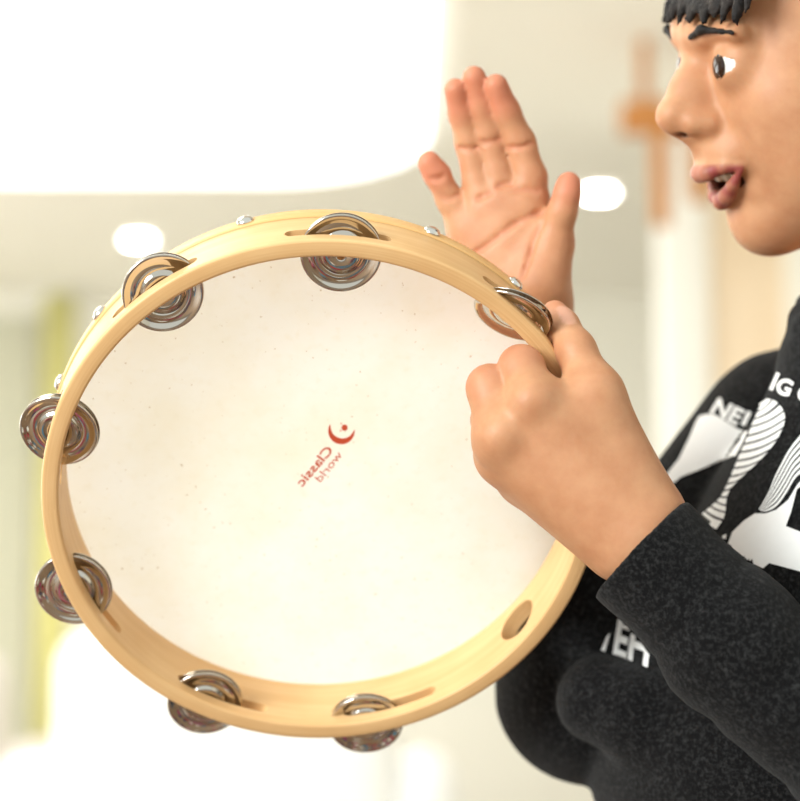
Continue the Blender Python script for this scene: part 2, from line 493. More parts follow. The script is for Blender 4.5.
# ---- head frame
HA, HP = math.radians(20), math.radians(7)
HF = np.array([-math.cos(HA) * math.cos(HP), -math.sin(HP), math.sin(HA) * math.cos(HP)])
HL = np.array([math.sin(HA), 0, math.cos(HA)])
HU = np.cross(HF, HL)
HO = P(800, 100, TD)
def hs(px, py, lat=0.):          # point of the face's middle plane on a pixel's sight line, moved sideways by lat (mm)
    r = P(px + 2.0 * lat * math.sin(HA), py, 1); s = (HO @ HL + lat * .001 * TD) / (r @ HL)
    return r * s
def hc(a, b, ra, rb):            # radii in mm
    return ('c', np.asarray(a), np.asarray(b), ra * .001 * TD, rb * .001 * TD)
def hb(a, r): return hc(a, np.asarray(a) + 1e-5, r, r)
def he(c, rf, rl, ru): return ('e', np.asarray(c), [HF, HL, HU], (rf * .001 * TD, rl * .001 * TD, ru * .001 * TD))

B = Field((-.005, -.27, -1.20), (.37, .285, -.775), .0013)
# torso core and arms, under the clothes
B.add(chain((905, 330, 1.0, 84), (915, 420, 1.01, 110), (900, 640, 1.03, 130)), .01)
B.add(chain((905, 380, 1.01, 60), (1050, 430, .92, 60), (890, 740, .82, 50), (740, 638, .843, 52)), .01)
B.add(chain((900, 400, 1.02, 60), (790, 445, 1.09, 60), (600, 670, 1.055, 50), (562, 560, 1.035, 42), (536, 345, .969, 36)), .01)
# neck and skull
B.add([hc(hs(905, 130), P(905, 330, TD), 47, 46)], .02)
B.add([he(hs(840, 2), 86, 70, 92)], .02)
B.add([he(hs(806, 92), 55, 54, 66)], .02)
for s in (1, -1):
    B.add([hb(hs(766, 104, 32 * s), 22)], .02)                        # cheeks
    B.add([hb(hs(802, 160, 30 * s), 27)], .02)
    B.add([hc(hs(772, 212, 6 * s), hs(876, 160, 44 * s), 14, 16)], .02)   # jaw
B.add([hb(hs(766, 221), 15.5)], .010)                                 # chin
B.add([hb(hs(757, 199), 11)], .010)
B.add([hc(hs(721, 144), hs(726, 157), 15.2, 13.8), hb(hs(727, 156, 10), 12), hb(hs(727, 156, -10), 12)], .008)   # upper jaw
B.add([hc(hs(747, 188, 0), hs(750, 186, 12), 9, 8), hb(hs(750, 186, -12), 8)], .006)
# brow and nose
for s in (1, -1): B.add([hc(hs(690, 34, 6 * s), hs(708, 36, 36 * s), 6.5, 6.5)], .010)
B.add([hc(hs(700, 58), hs(674, 108), 5.4, 5.8)], .010)
B.add([hc(hs(692, 92), hs(694, 112), 9.0, 11.0)], .010)
B.add([hb(hs(670, 118), 7.0)], .006)
for s in (1, -1):
    B.add([hc(hs(688, 124, 8 * s), hs(700, 125, 10.5 * s), 5.6, 5.2)], .005)
B.add([hc(hs(674, 126), hs(696, 142), 4.0, 4.0)], .004)
NOSTRIL = [cap((677.5, 137, .934, 3.0), (689, 132, .936, 4.6)), hc(hs(673, 136, -7.0), hs(684, 132.5, -8.5), 1.6, 2.4)]
B.cut(NOSTRIL, .0012)
# lips and mouth
B.cut([hc(hs(696, 188), hs(748, 179), 5.0, 5.5)] + [hc(hs(x0, y0, l * s), hs(x1, y1, l * .9 * s), ra, rb) for s in (1, -1)
       for x0, y0, x1, y1, l, ra, rb in ((700, 186, 748, 179, 7, 4.4, 5.0), (711, 180, 744, 178, 13, 3.0, 3.6), (718, 174.5, 728, 174.5, 17.5, 1.4, 1.4))], .0015)
UL, LL = [], []
for s in (1, -1):
    UL += [hc(hs(700, 174.5), hs(702.5, 173.5, 6 * s), 3.9, 3.7), hc(hs(702.5, 173.5, 6 * s), hs(712, 168.5, 15 * s), 3.7, 1.8), hc(hs(712, 168.5, 15 * s), hs(726, 168.5, 21 * s), 1.9, 1.0)]
    LL += [hc(hs(721, 201.5), hs(721, 196, 8 * s), 3.9, 3.6), hc(hs(721, 196, 8 * s), hs(722.5, 185.5, 14 * s), 3.6, 2.5), hc(hs(722.5, 185.5, 14 * s), hs(726, 172, 21 * s), 2.5, .9)]
B.limbs([UL, LL], .0030, .0006, .003)
# eyes: lids around the eyeball, then the almond opening
EYE = {}
for s in (1, -1):
    B.cut([he(hs(699, 62, 29 * s), 8, 14, 9)], .008)
    c = hs(719, 66, 27 * s); EYE[s] = c
    B.add([hb(c, 12.2)], .006)
    B.cut([he(c + HF * .0102 + HL * .001 * s, 5.5, 10.6, 2.9)], .001)
# ears
for s in (1, -1):
    e = hs(868, 92, 70 * s)
    B.add([he(e, 16, 6, 26)], .006); B.cut([he(e + HL * .006 * s + HF * .003, 9, 5, 17)], .004)

# ---- left hand, gripping the hoop
B.add([cap((760, 655, .84, 50), (690, 594, .848, 46))], .01)
B.add([cap((690, 592, .848, 44), (648, 534, .855, 38)), cap((694, 590, .848, 42), (637, 545, .855, 32))], .008)
palm = [cap((646, 505, .858, 32), (594, 394, .858, 27)),
        cap((640, 528, .856, 41), (537, 405, .853, 27)),
        cap((628, 538, .858, 42), (505, 438, .857, 29)),
        cap((620, 540, .864, 30), (504, 457, .868, 25)),
        cap((616, 540, .868, 25), (525, 478, .879, 25)),
        cap((548, 422, .857, 22), (592, 412, .858, 22))]
B.add(palm, .008, .012)
B.limbs([
    chain((594, 392, .860, 26), (574, 348, .872, 18.5), (562, 326, .880, 16), (554.5, 313, .885, 13)),
    chain((534, 403, .853, 26), (521, 368, .864, 22), (526, 378, .888, 15.5), (537, 398, .898, 13)),
    chain((503, 437, .857, 28), (490, 388, .866, 22.5), (497, 396, .890, 15.5), (512, 414, .898, 13)),
    chain((503, 457, .868, 25), (490, 420, .884, 18), (500, 428, .899, 13)),
    chain((525, 478, .879, 23), (506, 452, .892, 16), (514, 458, .902, 12.5)),
], .007, .0008, .004)
B.add([ball(531, 400, .8455, 13), ball(501, 434, .849, 13)], .008)       # knuckles
B.add([ball(577, 350, .868, 14)], .006)
# ---- right hand, open behind the skin, palm to the lens
RD = .958
B.add([cap((540, 360, .97, 36), (527, 322, RD, 33)), cap((540, 360, .97, 36), (542, 318, RD, 30))], .008)
B.add([cap((541, 292, RD, 29), (527, 206, RD - .004, 23)), cap((530, 295, RD, 28), (504, 200, RD - .002, 22)),
       cap((517, 295, RD, 28), (484, 208, RD, 21.5)), cap((505, 295, RD + .003, 27), (467, 232, RD + .003, 20)),
       cap((540, 286, RD - .012, 27), (554, 246, RD - .012, 20))], .008, .010)
B.limbs([
    chain((552, 244, RD - .012, 19), (562, 212, RD - .018, 14.5), (567, 194, RD - .020, 13), (568.5, 184, RD - .020, 12.2)),
    chain((527, 204, RD - .004, 21), (530, 178, RD - .006, 16.5), (520, 143, RD - .008, 15), (506, 112, RD - .012, 13.6), (496, 86, RD - .018, 12)),
    chain((504, 200, RD - .002, 20), (498, 174, RD - .004, 15.5), (489, 137, RD - .006, 14.6), (481, 106, RD - .010, 13.4), (474, 78, RD - .016, 12)),
    chain((484, 208, RD, 20), (478, 184, RD - .002, 15), (469, 143, RD - .004, 13.8), (461, 113, RD - .008, 12.8), (455, 90, RD - .014, 11.5)),
    chain((468, 232, RD + .003, 18), (450, 200, RD, 13.4), (437, 175, RD - .003, 12.8), (429, 163, RD - .005, 12)),
], .0042, .0008, .003)
def groove(pts, d, r=2.2): return [cap((*pts[i], d, r), (*pts[i + 1], d, r)) for i in range(len(pts) - 1)]
def front_d(px, py):             # depth of the body's surface on a sight line
    r = P(px, py, 1); ds = np.arange(.91, .98, .0008); Q = ((r * ds[:, None] - B.lo) / B.h).round().astype(int)
    ok = ((Q >= 0) & (Q < B.n)).all(1); val = np.where(ok, B.f[tuple(np.clip(Q, 0, B.n - 1).T)], 1)
    w = np.argmax(val < 0); return ds[w] if val[w] < 0 else None
def crease(pts, r=1.5):
    q = []
    for i in range(len(pts) - 1):
        for k in range(6):
            t = k / 6; x = pts[i][0] * (1 - t) + pts[i + 1][0] * t; y = pts[i][1] * (1 - t) + pts[i + 1][1] * t
            dd = front_d(x, y)
            if dd: q.append((x, y, dd, r))
    B.cut([cap(q[i], q[i + 1]) for i in range(len(q) - 1)], .0018)
    return q
CR = []
for pts in ([(466, 258), (484, 248), (510, 227), (530, 216), (545, 212)], [(543, 222), (534, 240), (529, 260), (520, 282)],
            [(476, 200), (484, 196), (493, 192)], [(497, 187), (505, 184), (513, 185)], [(516, 190), (528, 190), (541, 192)],
            [(459, 148), (468, 150), (480, 147)], [(479, 142), (489, 143), (501, 139)], [(507, 148), (520, 148), (534, 143)], [(441, 196), (449, 200), (460, 194)], [(430, 178), (438, 180), (447, 174)]):
    CR.append(crease(pts, 1.5 if len(pts) > 3 else .9))
bv, bf = B.surf(1)
bodyM = B
# colour weights of the skin; 'dark' paints shade into mouth and nostrils
def near(prims, lo, hi):
    w = np.zeros(len(bv))
    for p in prims:
        _, a, b, ra, rb = p
        ab = b - a; t = np.clip(((bv - a) @ ab) / (ab @ ab + 1e-12), 0, 1)
        dd = np.linalg.norm(bv - a - t[:, None] * ab, axis=1) - (ra + (rb - ra) * t)
        w = np.maximum(w, np.clip((hi - dd) / (hi - lo), 0, 1))
    return w
lip = near(UL + LL, .0002, .0012)
lip[(bv - hs(700, 165)) @ HU > .0006] = 0
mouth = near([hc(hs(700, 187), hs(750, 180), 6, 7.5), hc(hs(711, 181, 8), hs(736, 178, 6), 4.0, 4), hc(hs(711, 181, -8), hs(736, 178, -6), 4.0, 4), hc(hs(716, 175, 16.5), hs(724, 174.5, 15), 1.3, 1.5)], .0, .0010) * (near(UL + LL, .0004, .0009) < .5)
tips = [ball(567, 186, RD - .02, 14), ball(500, 92, RD - .016, 16), ball(478, 84, RD - .014, 16), ball(458, 96, RD - .012, 16), ball(432, 165, RD - .005, 15),
        ]
blush = np.maximum(near(tips, 0, .010) * .75, near([ball(553, 309, .886, 15), ball(486, 376, .868, 20), ball(519, 356, .866, 18)], 0, .010) * .3)
rp = near([cap((505, 130, RD, 40), (520, 250, RD, 55))], .0, .02) * .12
blush = np.maximum(blush, rp)
for q in CR: blush = np.maximum(blush, near([cap(q[i], q[i + 1]) for i in range(len(q) - 1)], .0003, .0022) * .45)
nail = near([cap((563, 306, .876, 7), (569, 318, .872, 7))], 0, .001)
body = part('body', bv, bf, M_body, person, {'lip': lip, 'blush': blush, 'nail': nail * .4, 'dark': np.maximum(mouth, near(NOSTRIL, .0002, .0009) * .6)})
# teeth
tv = []
bm = bmesh.new()
for k in range(-2, 3):
    w = (.0042, .0036, .0032, .003)[abs(k)]
    c = hs(719 + abs(k) ** 1.6 * 2.6, 170.5, k * 6.2 * (1 - .03 * abs(k)))
    M4 = np.eye(4); M4[:3, 0] = HF; M4[:3, 1] = HL; M4[:3, 2] = HU; M4[:3, 3] = c2w(c) - offs
    M4[:3, :3] = CM[:3, :3] @ M4[:3, :3]
    g = bmesh.ops.create_uvsphere(bm, u_segments=14, v_segments=10, radius=1, matrix=Matrix(M4.tolist()) @ Matrix.Diagonal((.0025, w, .0055, 1)))
teeth = link('teeth', bm_mesh('teeth', bm, True), M_teeth, person)
for s in (1, -1):
    M4 = np.eye(4); M4[:3, 2] = HF; M4[:3, 0] = HL; M4[:3, 1] = HU
    M4[:3, :3] = CM[:3, :3] @ M4[:3, :3]; M4[:3, 3] = c2w(EYE[s]) - offs
    e = link('eye', lathe('eye', [(.0114 * math.sin(math.pi * k / 24), .0114 * math.cos(math.pi * k / 24)) for k in range(25)], 32), M_eye, person, Matrix(M4.tolist()))
    ir = link('iris', lathe('iris', [(0, .01165)] + [(.0058 * k / 8, math.sqrt(.01165 ** 2 - (.0058 * k / 8) ** 2)) for k in range(1, 9)], 28), M_iris, e)
    EB = Field(hs(705, 33, 30 * s) - .05, hs(705, 33, 30 * s) + .05, .0012)
    EB.add([hc(hs(681, 38, 13 * s), hs(684, 30, 24 * s), 1.7, 2.0), hc(hs(684, 30, 24 * s), hs(704, 33, 42 * s), 2.0, 1.3)], .003)
    v, f = EB.surf(); part('eyebrow', v, f, M_hair, person)
# hair: a short crop with separate locks
H = Field((.12, .0, -1.11), (.36, .30, -.885), .0022)
H.add([he(hs(846, -14), 92, 78, 92)], .01)
H.f = np.maximum(H.f, -(0.0 + H.f * 0 + 1) * 1)    # keep dtype
face_cut = [he(hs(640, 110), 78, 120, 92)]
H.cut(face_cut, .01)
H.cut([he(hs(905, 250), 160, 130, 62)], .01)
for k in range(150):
    u, w = rng.uniform(-1, 1), rng.uniform(-.15, 1)
    az = rng.uniform(-math.pi, math.pi); el = rng.uniform(-.1, 1.45)
    dv = HF * math.cos(az) * math.cos(el) + HL * math.sin(az) * math.cos(el) + HU * math.sin(el)
    c = hs(846, -14); p0 = c + HF * (dv @ HF) * .090 + HL * (dv @ HL) * .076 + HU * (dv @ HU) * .090
    tg = HF * .6 - HU * .7 + HL * rng.uniform(-.4, .4); tg = tg - dv * (tg @ dv); tg /= np.linalg.norm(tg) + 1e-9
    if (p0 - hs(640, 110)) @ HF > -.07 and (p0 - hs(700, 0)) @ HU < -.01: continue
    if el < .25 and math.cos(az) > .2: continue
    if (p0 - HO) @ HF > .03 and (p0 - hs(700, -30)) @ HU < .0: continue
    H.add([hc(p0, p0 + tg * .026, 5.5, 2.2)], .004)
for k in range(30):                                  # fringe
    lat = -52 + k * 3.6; p0 = hs(700 + abs(lat) * .5, -60, lat); p1 = hs(672 + abs(lat) ** 1.5 * .09, 18 + 7 * math.sin(k * 2.1), lat * 1.05 + 2 * math.sin(k * 3.3))
    H.add([hc(p0, p1, 5.5, 1.6)], .003)
v, f = H.surf(1); part('hair', v, f, M_hair, person)

# ---- sweater
S = Field((.02, -.34, -1.25), (.42, .09, -.755), .0020)
far = [cap((792, 442, 1.09, 95), (586, 692, 1.06, 86))]
S.add(far, .006)
S.add([cap((586, 692, 1.06, 86), (560, 560, 1.04, 56)), cap((560, 560, 1.04, 56), (540, 425, 1.0, 50))], .012)
S.add([ball(815, 540, 1.10, 125), cap((815, 540, 1.10, 125), (760, 670, 1.09, 135))], .03)
near_ = [cap((893, 383, 1.0, 118), (878, 600, 1.02, 196)), cap((878, 600, 1.02, 196), (806, 752, 1.035, 208)), cap((806, 752, 1.035, 208), (850, 960, 1.03, 190))]
S.add(near_, .004, .02)
S.add(chain((900, 390, 1.0, 80), (1060, 425, .925, 92)), .03)
S.add(chain((1060, 425, .925, 92), (905, 772, .825, 86), (742, 650, .842, 72), (640, 548, .855, 59.5), (600, 512, .86, 58)), .006, .012)
# bunched hem fold in front of the belly
S.add(chain((600, 699, .962, 44), (640, 716, .95, 46), (700, 752, .94, 48), (800, 790, .93, 50)), .006)
# cut the sleeve at the cuff and hollow its mouth
e0 = P(640, 548, .855); ex = P(700, 605, .848) - e0; ex /= np.linalg.norm(ex)
sl, (X, Y, Z) = S.win(P(610, 520, .857) - .056, P(625, 535, .857) + .05)
dpl = -((X - e0[0]) * ex[0] + (Y - e0[1]) * ex[1] + (Z - e0[2]) * ex[2])
lim = np.sqrt((X - P(610, 520, .858)[0]) ** 2 + (Y - P(610, 520, .858)[1]) ** 2 + (Z - P(610, 520, .858)[2]) ** 2) - .05
S.f[sl] = np.where(lim < 0, np.maximum(S.f[sl], dpl), S.f[sl])
S.cut([cap((585, 500, .858, 52), (652, 560, .853, 53))], .001)
# neck opening
S.cut([hc(P(905, 200, TD), P(903, 300, TD), 52, 52)], .004)
S.add([('c', P(903 + 100 * math.cos(t), 318 + 34 * math.sin(t), TD - .046 * math.sin(t)), P(903 + 100 * math.cos(t + .35), 318 + 34 * math.sin(t + .35), TD - .046 * math.sin(t + .35)), .006, .006) for t in np.arange(0, 6.3, .35)], .006)
v, f = S.surf(1)
# slack of the knit: soft wrinkles across the sleeves and the belly, none on the cuff
from mathutils import noise as mn
ey = np.cross(ex, [0, 0, 1.]); ey /= np.linalg.norm(ey); ez = np.cross(ex, ey)
nrm = np.zeros_like(v); q0 = v[f]
fn = np.cross(q0[:, 2] - q0[:, 0], q0[:, 3] - q0[:, 1])
for k in range(4):
    for dd in range(3): nrm[:, dd] += np.bincount(f[:, k], fn[:, dd], len(v))
nrm /= np.linalg.norm(nrm, axis=1)[:, None] + 1e-12
if ((v - v.mean(0)) * nrm).sum() < 0: nrm = -nrm
along = (v - e0) @ ex
amp = np.clip((along - .036) / .02, 0, 1) * np.clip((.90 + v[:, 2]) / -.02 + 0, 0, 1) if False else np.clip((along - .036) / .02, 0, 1)
isarm = (-v[:, 2] < .885)
dis = np.zeros(len(v))
for i in range(len(v)):
    p = v[i]
    if isarm[i]:
        a_s, b_s, c_s = p @ ex, p @ ey, p @ ez
        t = mn.noise((a_s * 42 + b_s * 16, b_s * 13, c_s * 13)) + .5 * mn.noise((a_s * 80 + c_s * 30, b_s * 26, c_s * 26 + 5))
        dis[i] = .0042 * t * amp[i]
    else:
        dis[i] = .0016 * mn.noise((p[0] * 34 + p[1] * 22, p[1] * 12 - p[0] * 8, p[2] * 22))
ridge = np.exp(-((along - .036) / .0022) ** 2) * isarm
v = v + nrm * (dis - .0009 * ridge)[:, None]
sweater = part('sweater', v, f, M_sweat, person)
sweater['label'] = 'charcoal heather sweater with long cuffed sleeves'
bvh = BVHTree.FromPolygons([Vector(p) for p in v], [tuple(int(i) for i in q) for q in f])

# white print laid on the cloth
def on_near(p, th=.010):                  # the half of the chest in front of the long fold
    p = np.array(p); best = 1.
    for _, a, b, ra, rb in near_:
        ab = b - a; t = min(1, max(0, (p - a) @ ab / (ab @ ab)))
        best = min(best, np.linalg.norm(p - a - t * ab) - (ra + (rb - ra) * t))
    return bool(best < th)
def lay(bm, name, mat, parent, lift=.0007, maxlen=5.0, jump=.016, dmin=.884, only=None):
    bmesh.ops.triangulate(bm, faces=bm.faces)
    for _ in range(5):
        es = [e for e in bm.edges if e.calc_length() > maxlen]
        if not es: break
        bmesh.ops.subdivide_edges(bm, edges=es, cuts=1); bmesh.ops.triangulate(bm, faces=bm.faces)
    bad = set()
    for q in bm.verts:
        r = Vector(P(q.co.x, q.co.y, 1)).normalized()
        h = bvh.ray_cast(Vector((0, 0, 0)), r, 3)
        if h[0] is None or -h[0].z < dmin or (only is not None and only != on_near(h[0], .010 if only else .0025)): bad.add(q); continue
        nn = h[1] if h[1].dot(r) < 0 else -h[1]
        q.co = h[0] + nn * lift
    kill = [fa for fa in bm.faces if any(q in bad for q in fa.verts) or max(e.calc_length() for e in fa.edges) > jump]
    bmesh.ops.delete(bm, geom=kill, context='FACES')
    for q in list(bm.verts):
        if not q.link_faces: bm.verts.remove(q)
    for q in bm.verts: q.co = Vector(c2w(np.array(q.co)) - offs)
    return link(name, bm_mesh(name, bm, True), mat, parent)
K = 3.3375
def cp(*pts): return [(640 + x / K, 340 + y / K) for x, y in pts]
def crv(pts, n):                 # evenly sampled Catmull-Rom through points
    p = [np.array(q, float) for q in pts]; p = [2 * p[0] - p[1]] + p + [2 * p[-1] - p[-2]]
    out = []
    for i in range(n + 1):
        t = i / n * (len(p) - 3); k = min(int(t), len(p) - 4); u = t - k
        a, b, c, d = p[k:k + 4]
        out.append(.5 * ((2 * b) + (c - a) * u + (2 * a - 5 * b + 4 * c - d) * u * u + (3 * b - a - 3 * c + d) * u ** 3))
    return out
bm = bmesh.new()
px_poly(bm, [tuple(q) for q in crv(cp((200, 255), (245, 250), (290, 275), (330, 300), (362, 306)), 16)] + cp((345, 345), (322, 388)) +
        [tuple(q) for q in crv(cp((322, 388), (300, 390), (278, 374), (255, 375), (215, 395), (170, 430), (130, 465), (85, 500)), 24)][1:] +
        cp((68, 482), (90, 450), (130, 400), (165, 330), (188, 275)))
pr = lay(bm, 'printed_numeral', M_print, sweater); pr['label'] = 'white numeral printed beyond the long fold'
bm = bmesh.new()
# fanned stripes beside the fold
Lc = crv(cp((404, 205), (398, 235), (378, 280), (356, 335), (332, 390), (312, 440), (290, 490), (268, 530), (235, 560), (196, 592)), 200)
Rc = crv(cp((425, 197), (455, 205), (478, 232), (486, 262), (476, 300), (452, 345), (415, 390), (372, 432), (330, 470), (300, 505), (290, 540), (288, 570), (280, 600), (248, 645)), 200)
def stripe(A, Bq, a0, a1, b0, b1, bow=.12):
    for (u0, u1), (w0, w1) in (((a0, a1), (b0, b1)),):
        top, bot = [], []
        for k in range(9):
            t = k / 8
            for lst, i, j in ((top, u0, w0), (bot, u1, w1)):
                pa, pb = A[min(200, max(0, int(i * 200)))], Bq[min(200, max(0, int(j * 200)))]
                q = pa * (1 - t) + pb * t; dvec = pb - pa
                q = q + np.array([-dvec[1], dvec[0]]) * bow * -1 * math.sin(math.pi * t) * -1 * .6
                lst.append(tuple(q))
        px_poly(bm, top + bot[::-1])
NS = 17
for i in range(NS):
    a0 = .03 + .97 * i / NS; a1 = .03 + .97 * (i + .74) / NS
    stripe(Lc, Rc, a0, a1, max(0, a0 - .10 * (1 - a0)), max(0.005, a1 - .10 * (1 - a1)), .10)
# striped edge of the next numeral and its solid white body
L2 = crv(cp((620, 230), (534, 322), (500, 365), (475, 410), (450, 460), (430, 510), (398, 566)), 200)
R2 = crv(cp((660, 300), (560, 430), (520, 470), (490, 520), (460, 560), (430, 575), (410, 574)), 200)
for i in range(6):
    a0 = i / 6; a1 = (i + .6) / 6
    pa = [L2[k] * (1 - a0) + R2[k] * a0 for k in range(0, 201, 8)]; pb = [L2[k] * (1 - a1) + R2[k] * a1 for k in range(0, 201, 8)]
    px_poly(bm, [tuple(q) for q in pa] + [tuple(q) for q in pb[::-1]])
px_poly(bm, cp((600, 420), (560, 445), (525, 485), (495, 535), (455, 568), (420, 580), (385, 580), (350, 603), (310, 642), (296, 680), (310, 712), (342, 738), (380, 748), (412, 762), (432, 745), (534, 772), (620, 792), (620, 660), (534, 640), (488, 622), (505, 575), (524, 500), (560, 470), (610, 440)))
numeral_bm = bm
px_poly(bm, cp((276, 655), (290, 648), (288, 686), (280, 676)))
pr = lay(bm, 'printed_numeral', M_print, sweater, only=True); pr['label'] = 'white numerals with striped edges printed on the chest'
# lettering
bm = bmesh.new()
add_text(bm, 'NE', (640 + 232 / K, 340 + 240 / K), (.90, .45), (.52, -.84), 23.5, .035)
px_poly(bm, cp((336, 284), (350, 291), (372, 244), (359, 238)))
pr = lay(bm, 'printed_lettering', M_print, sweater); pr['label'] = 'white letters printed beyond the long fold'
bm = bmesh.new()
px_poly(bm, cp((434, 166), (445, 171), (470, 113), (459, 108)))
add_text(bm, 'G C', (640 + 450 / K, 340 + 174 / K), (.86, .28), (.34, -.90), 24, .035)
pr = lay(bm, 'printed_lettering', M_print, sweater, only=True); pr['label'] = 'white block letters printed on the chest'
bm = bmesh.new()
add_text(bm, 'EH', (610.5, 652.5), (.66, .25), (.15, -1.0), 48, .03)
px_poly(bm, [(600.5, 650), (604, 652.5), (609.5, 633), (606, 636)])
pr = lay(bm, 'printed_lettering', M_print, sweater, only=None); pr['label'] = 'white block letters printed low on the belly, below the cuff'

# ---- trousers and shoes (below the picture)
hip = c2w(P(850, 960, 1.03 * TD))
def wc(x, y, z, r): return (w2c(np.array([x, y, z])), r)
Tf = Field(w2c(np.array([foot.x, foot.y, .33])) - np.array([.24, .40, .24]), w2c(np.array([foot.x, foot.y, .33])) + np.array([.24, .34, .24]), .0045)
def wcap(a, b, ra, rb): return ('c', w2c(np.array(a)), w2c(np.array(b)), ra, rb)
hx, hy, hz = hip
Tf.add([wcap((hx - .03, hy - .02, hz - .01), (hx + .05, hy + .02, hz - .02), .088, .085)], .02)
for sx, sy in ((-.045, .045), (.055, -.05)):
    Tf.add([wcap((hx + sx, hy + sy, hz - .06), (hx + sx * 1.2 - .01, hy + sy * 1.1, .34), .070, .056), wcap((hx + sx * 1.2 - .01, hy + sy * 1.1, .34), (hx + sx * 1.25 + .01, hy + sy * 1.2, .07), .056, .048)], .02)
v, f = Tf.surf(1); part('trousers', v, f, M_trouser, person)
for sx, sy in ((-.045, .045), (.055, -.05)):
    x0, y0 = hx + sx * 1.25 + .01, hy + sy * 1.2
    bm = bmesh.new()
    Sf = Field(w2c(np.array([x0 - .05, y0, .05])) - .16, w2c(np.array([x0 - .05, y0, .05])) + .16, .004)
    Sf.add([wcap((x0 + .02, y0, .045), (x0 - .10, y0 - .03, .036), .036, .030), wcap((x0, y0, .05), (x0, y0, .085), .04, .042)], .02)
    v, f = Sf.surf(1); wv = c2w(v); wv[:, 2] = np.maximum(wv[:, 2], .006)
    sh = link('shoe', np_mesh('shoe', wv - offs, f), M_shoe, person)
    so = bmesh.new()
    ring = []
    for k in range(40):
        a = 2 * math.pi * k / 40; L_, W_ = .098, .041 * (1 + .12 * math.cos(a))
        u, q = math.cos(a) * L_, math.sin(a) * W_
        ring.append((x0 - .042 - u * .97 + q * .24, y0 - .011 - u * .24 - q * .97))
    lo_ = [so.verts.new((x - foot.x, y - foot.y, 0)) for x, y in ring]; hi_ = [so.verts.new((x - foot.x, y - foot.y, .018)) for x, y in ring]
    for k in range(40): so.faces.new((lo_[k], lo_[(k + 1) % 40], hi_[(k + 1) % 40], hi_[k]))
    so.faces.new(hi_); so.faces.new(lo_[::-1])
    link('sole', bm_mesh('sole', so), M_sole, sh)

# ================================================================== ROOM
ROOM_Y, CEIL = 9.0, 2.55
M_wall = plain('cream_paint', srgb(246, 243, 231), .85, 0, .02, 2)
M_ceil = plain('ceiling_paint', srgb(250, 248, 240), .9, 0, .015, 1.5)
M_white = plain('white_paint', srgb(244, 242, 234), .6, 0, .015, 3)
M_door = wood_plank('pale_veneer', srgb(244, 224, 196), srgb(238, 214, 182), .5, 2)
M_floor = wood_plank('oak_floor', srgb(142, 116, 90), srgb(112, 88, 66), .45, 1)
M_oak = wood_plank('honey_pine', srgb(204, 140, 72), srgb(180, 114, 52), .5, 2)
M_oak2 = wood_plank('light_oak', srgb(226, 196, 150), srgb(212, 178, 130), .5, 2)
M_lime = plain('lime_cloth', srgb(236, 231, 160), .85, 0, .06, 12)
M_sage = plain('pale_sage', srgb(206, 205, 184), .85, 0, .03, 4)
struct('floor', (-6, -5, -.1), (6, ROOM_Y + .2, 0), M_floor)
struct('wall_back', (-6, ROOM_Y, 0), (6, ROOM_Y + .15, CEIL + .02), M_wall)
struct('wall_left', (-6.15, 1.0, 0), (-6, ROOM_Y + .2, CEIL + .02), M_wall)
struct('wall_right', (3.2, -4.5, 0), (3.35, ROOM_Y + .2, CEIL + .02), M_wall)  # unseen forward stretch, extended to block ambient light from the right
struct('ceiling', (-6, 1.0, CEIL), (6, ROOM_Y + .2, CEIL + .12), M_ceil)
struct('baseboard_back', (-6, ROOM_Y - .02, 0), (6, ROOM_Y, .10), M_white)

tag(box('bounce_rug', (-3.2, 3.0, 0), (3.0, 8.7, .012), plain('cream_bounce_rug', srgb(218, 212, 200), .95, 0, .03, 60, .3), None, .004), 'large unseen cream sheet added on the far floor to bounce light', 'bounce_rug')  # out of view, added to bounce light up to the ceiling and walls
# big luminous ceiling panel with its trim
yb = on_plane_z(200, 170, CEIL)[1]
panel = empty('ceiling_light_panel', Matrix.Translation((-1.6, (yb + 3.4) / 2, CEIL - .03)), 'large blown-out white luminous panel in the ceiling, upper left', 'ceiling light')
py0, py1 = 3.4 - (yb + 3.4) / 2, yb - (yb + 3.4) / 2
bm = bmesh.new()
pts = []
X0, X1, rr = -2.6, 1.68, .55
for cx, cy, a0 in ((X1 - rr, py1 - rr, 0), (X0 + rr, py1 - rr, 90), (X0 + rr, py0 + rr, 180), (X1 - rr, py0 + rr, 270)):
    for k in range(9):
        a = math.radians(a0 + 90 * k / 8); pts.append((cx + rr * math.cos(a), cy + rr * math.sin(a)))
lo_ = [bm.verts.new((x, y, -.012)) for x, y in pts]; hi_ = [bm.verts.new((x, y, .026)) for x, y in pts]
for k in range(len(pts)): bm.faces.new((lo_[k], lo_[(k + 1) % len(pts)], hi_[(k + 1) % len(pts)], hi_[k]))
bm.faces.new(lo_[::-1]); bm.faces.new(hi_)
link('diffuser', bm_mesh('diffuser', bm), emit('panel_glow', (1, .985, .95, 1), 2.5), panel)

# recessed downlights
for (px, py), lab in (((139, 240), 'round glowing ceiling downlight above the left side of the tambourine'), ((599, 193), 'round glowing ceiling downlight beside the raised thumb')):
    p = on_plane_z(px, py, CEIL - .01)
    dl = empty('downlight', Matrix.Translation(p), lab, 'downlight', 'round ceiling downlights')
    link('trim_ring', lathe('trim_ring', [(.049, .0), (.052, -.006), (.062, -.004), (.064, .009)], 40), M_white, dl)
    link('lamp_disc', lathe('lamp_disc', [(0, -.002), (.045, -.002), (.049, .0), (.049, .008), (0, .008)], 40), emit('lamp_glow', (1, .98, .93, 1), 45.0) if 'lamp_glow' not in bpy.data.materials else bpy.data.materials['lamp_glow'], dl)

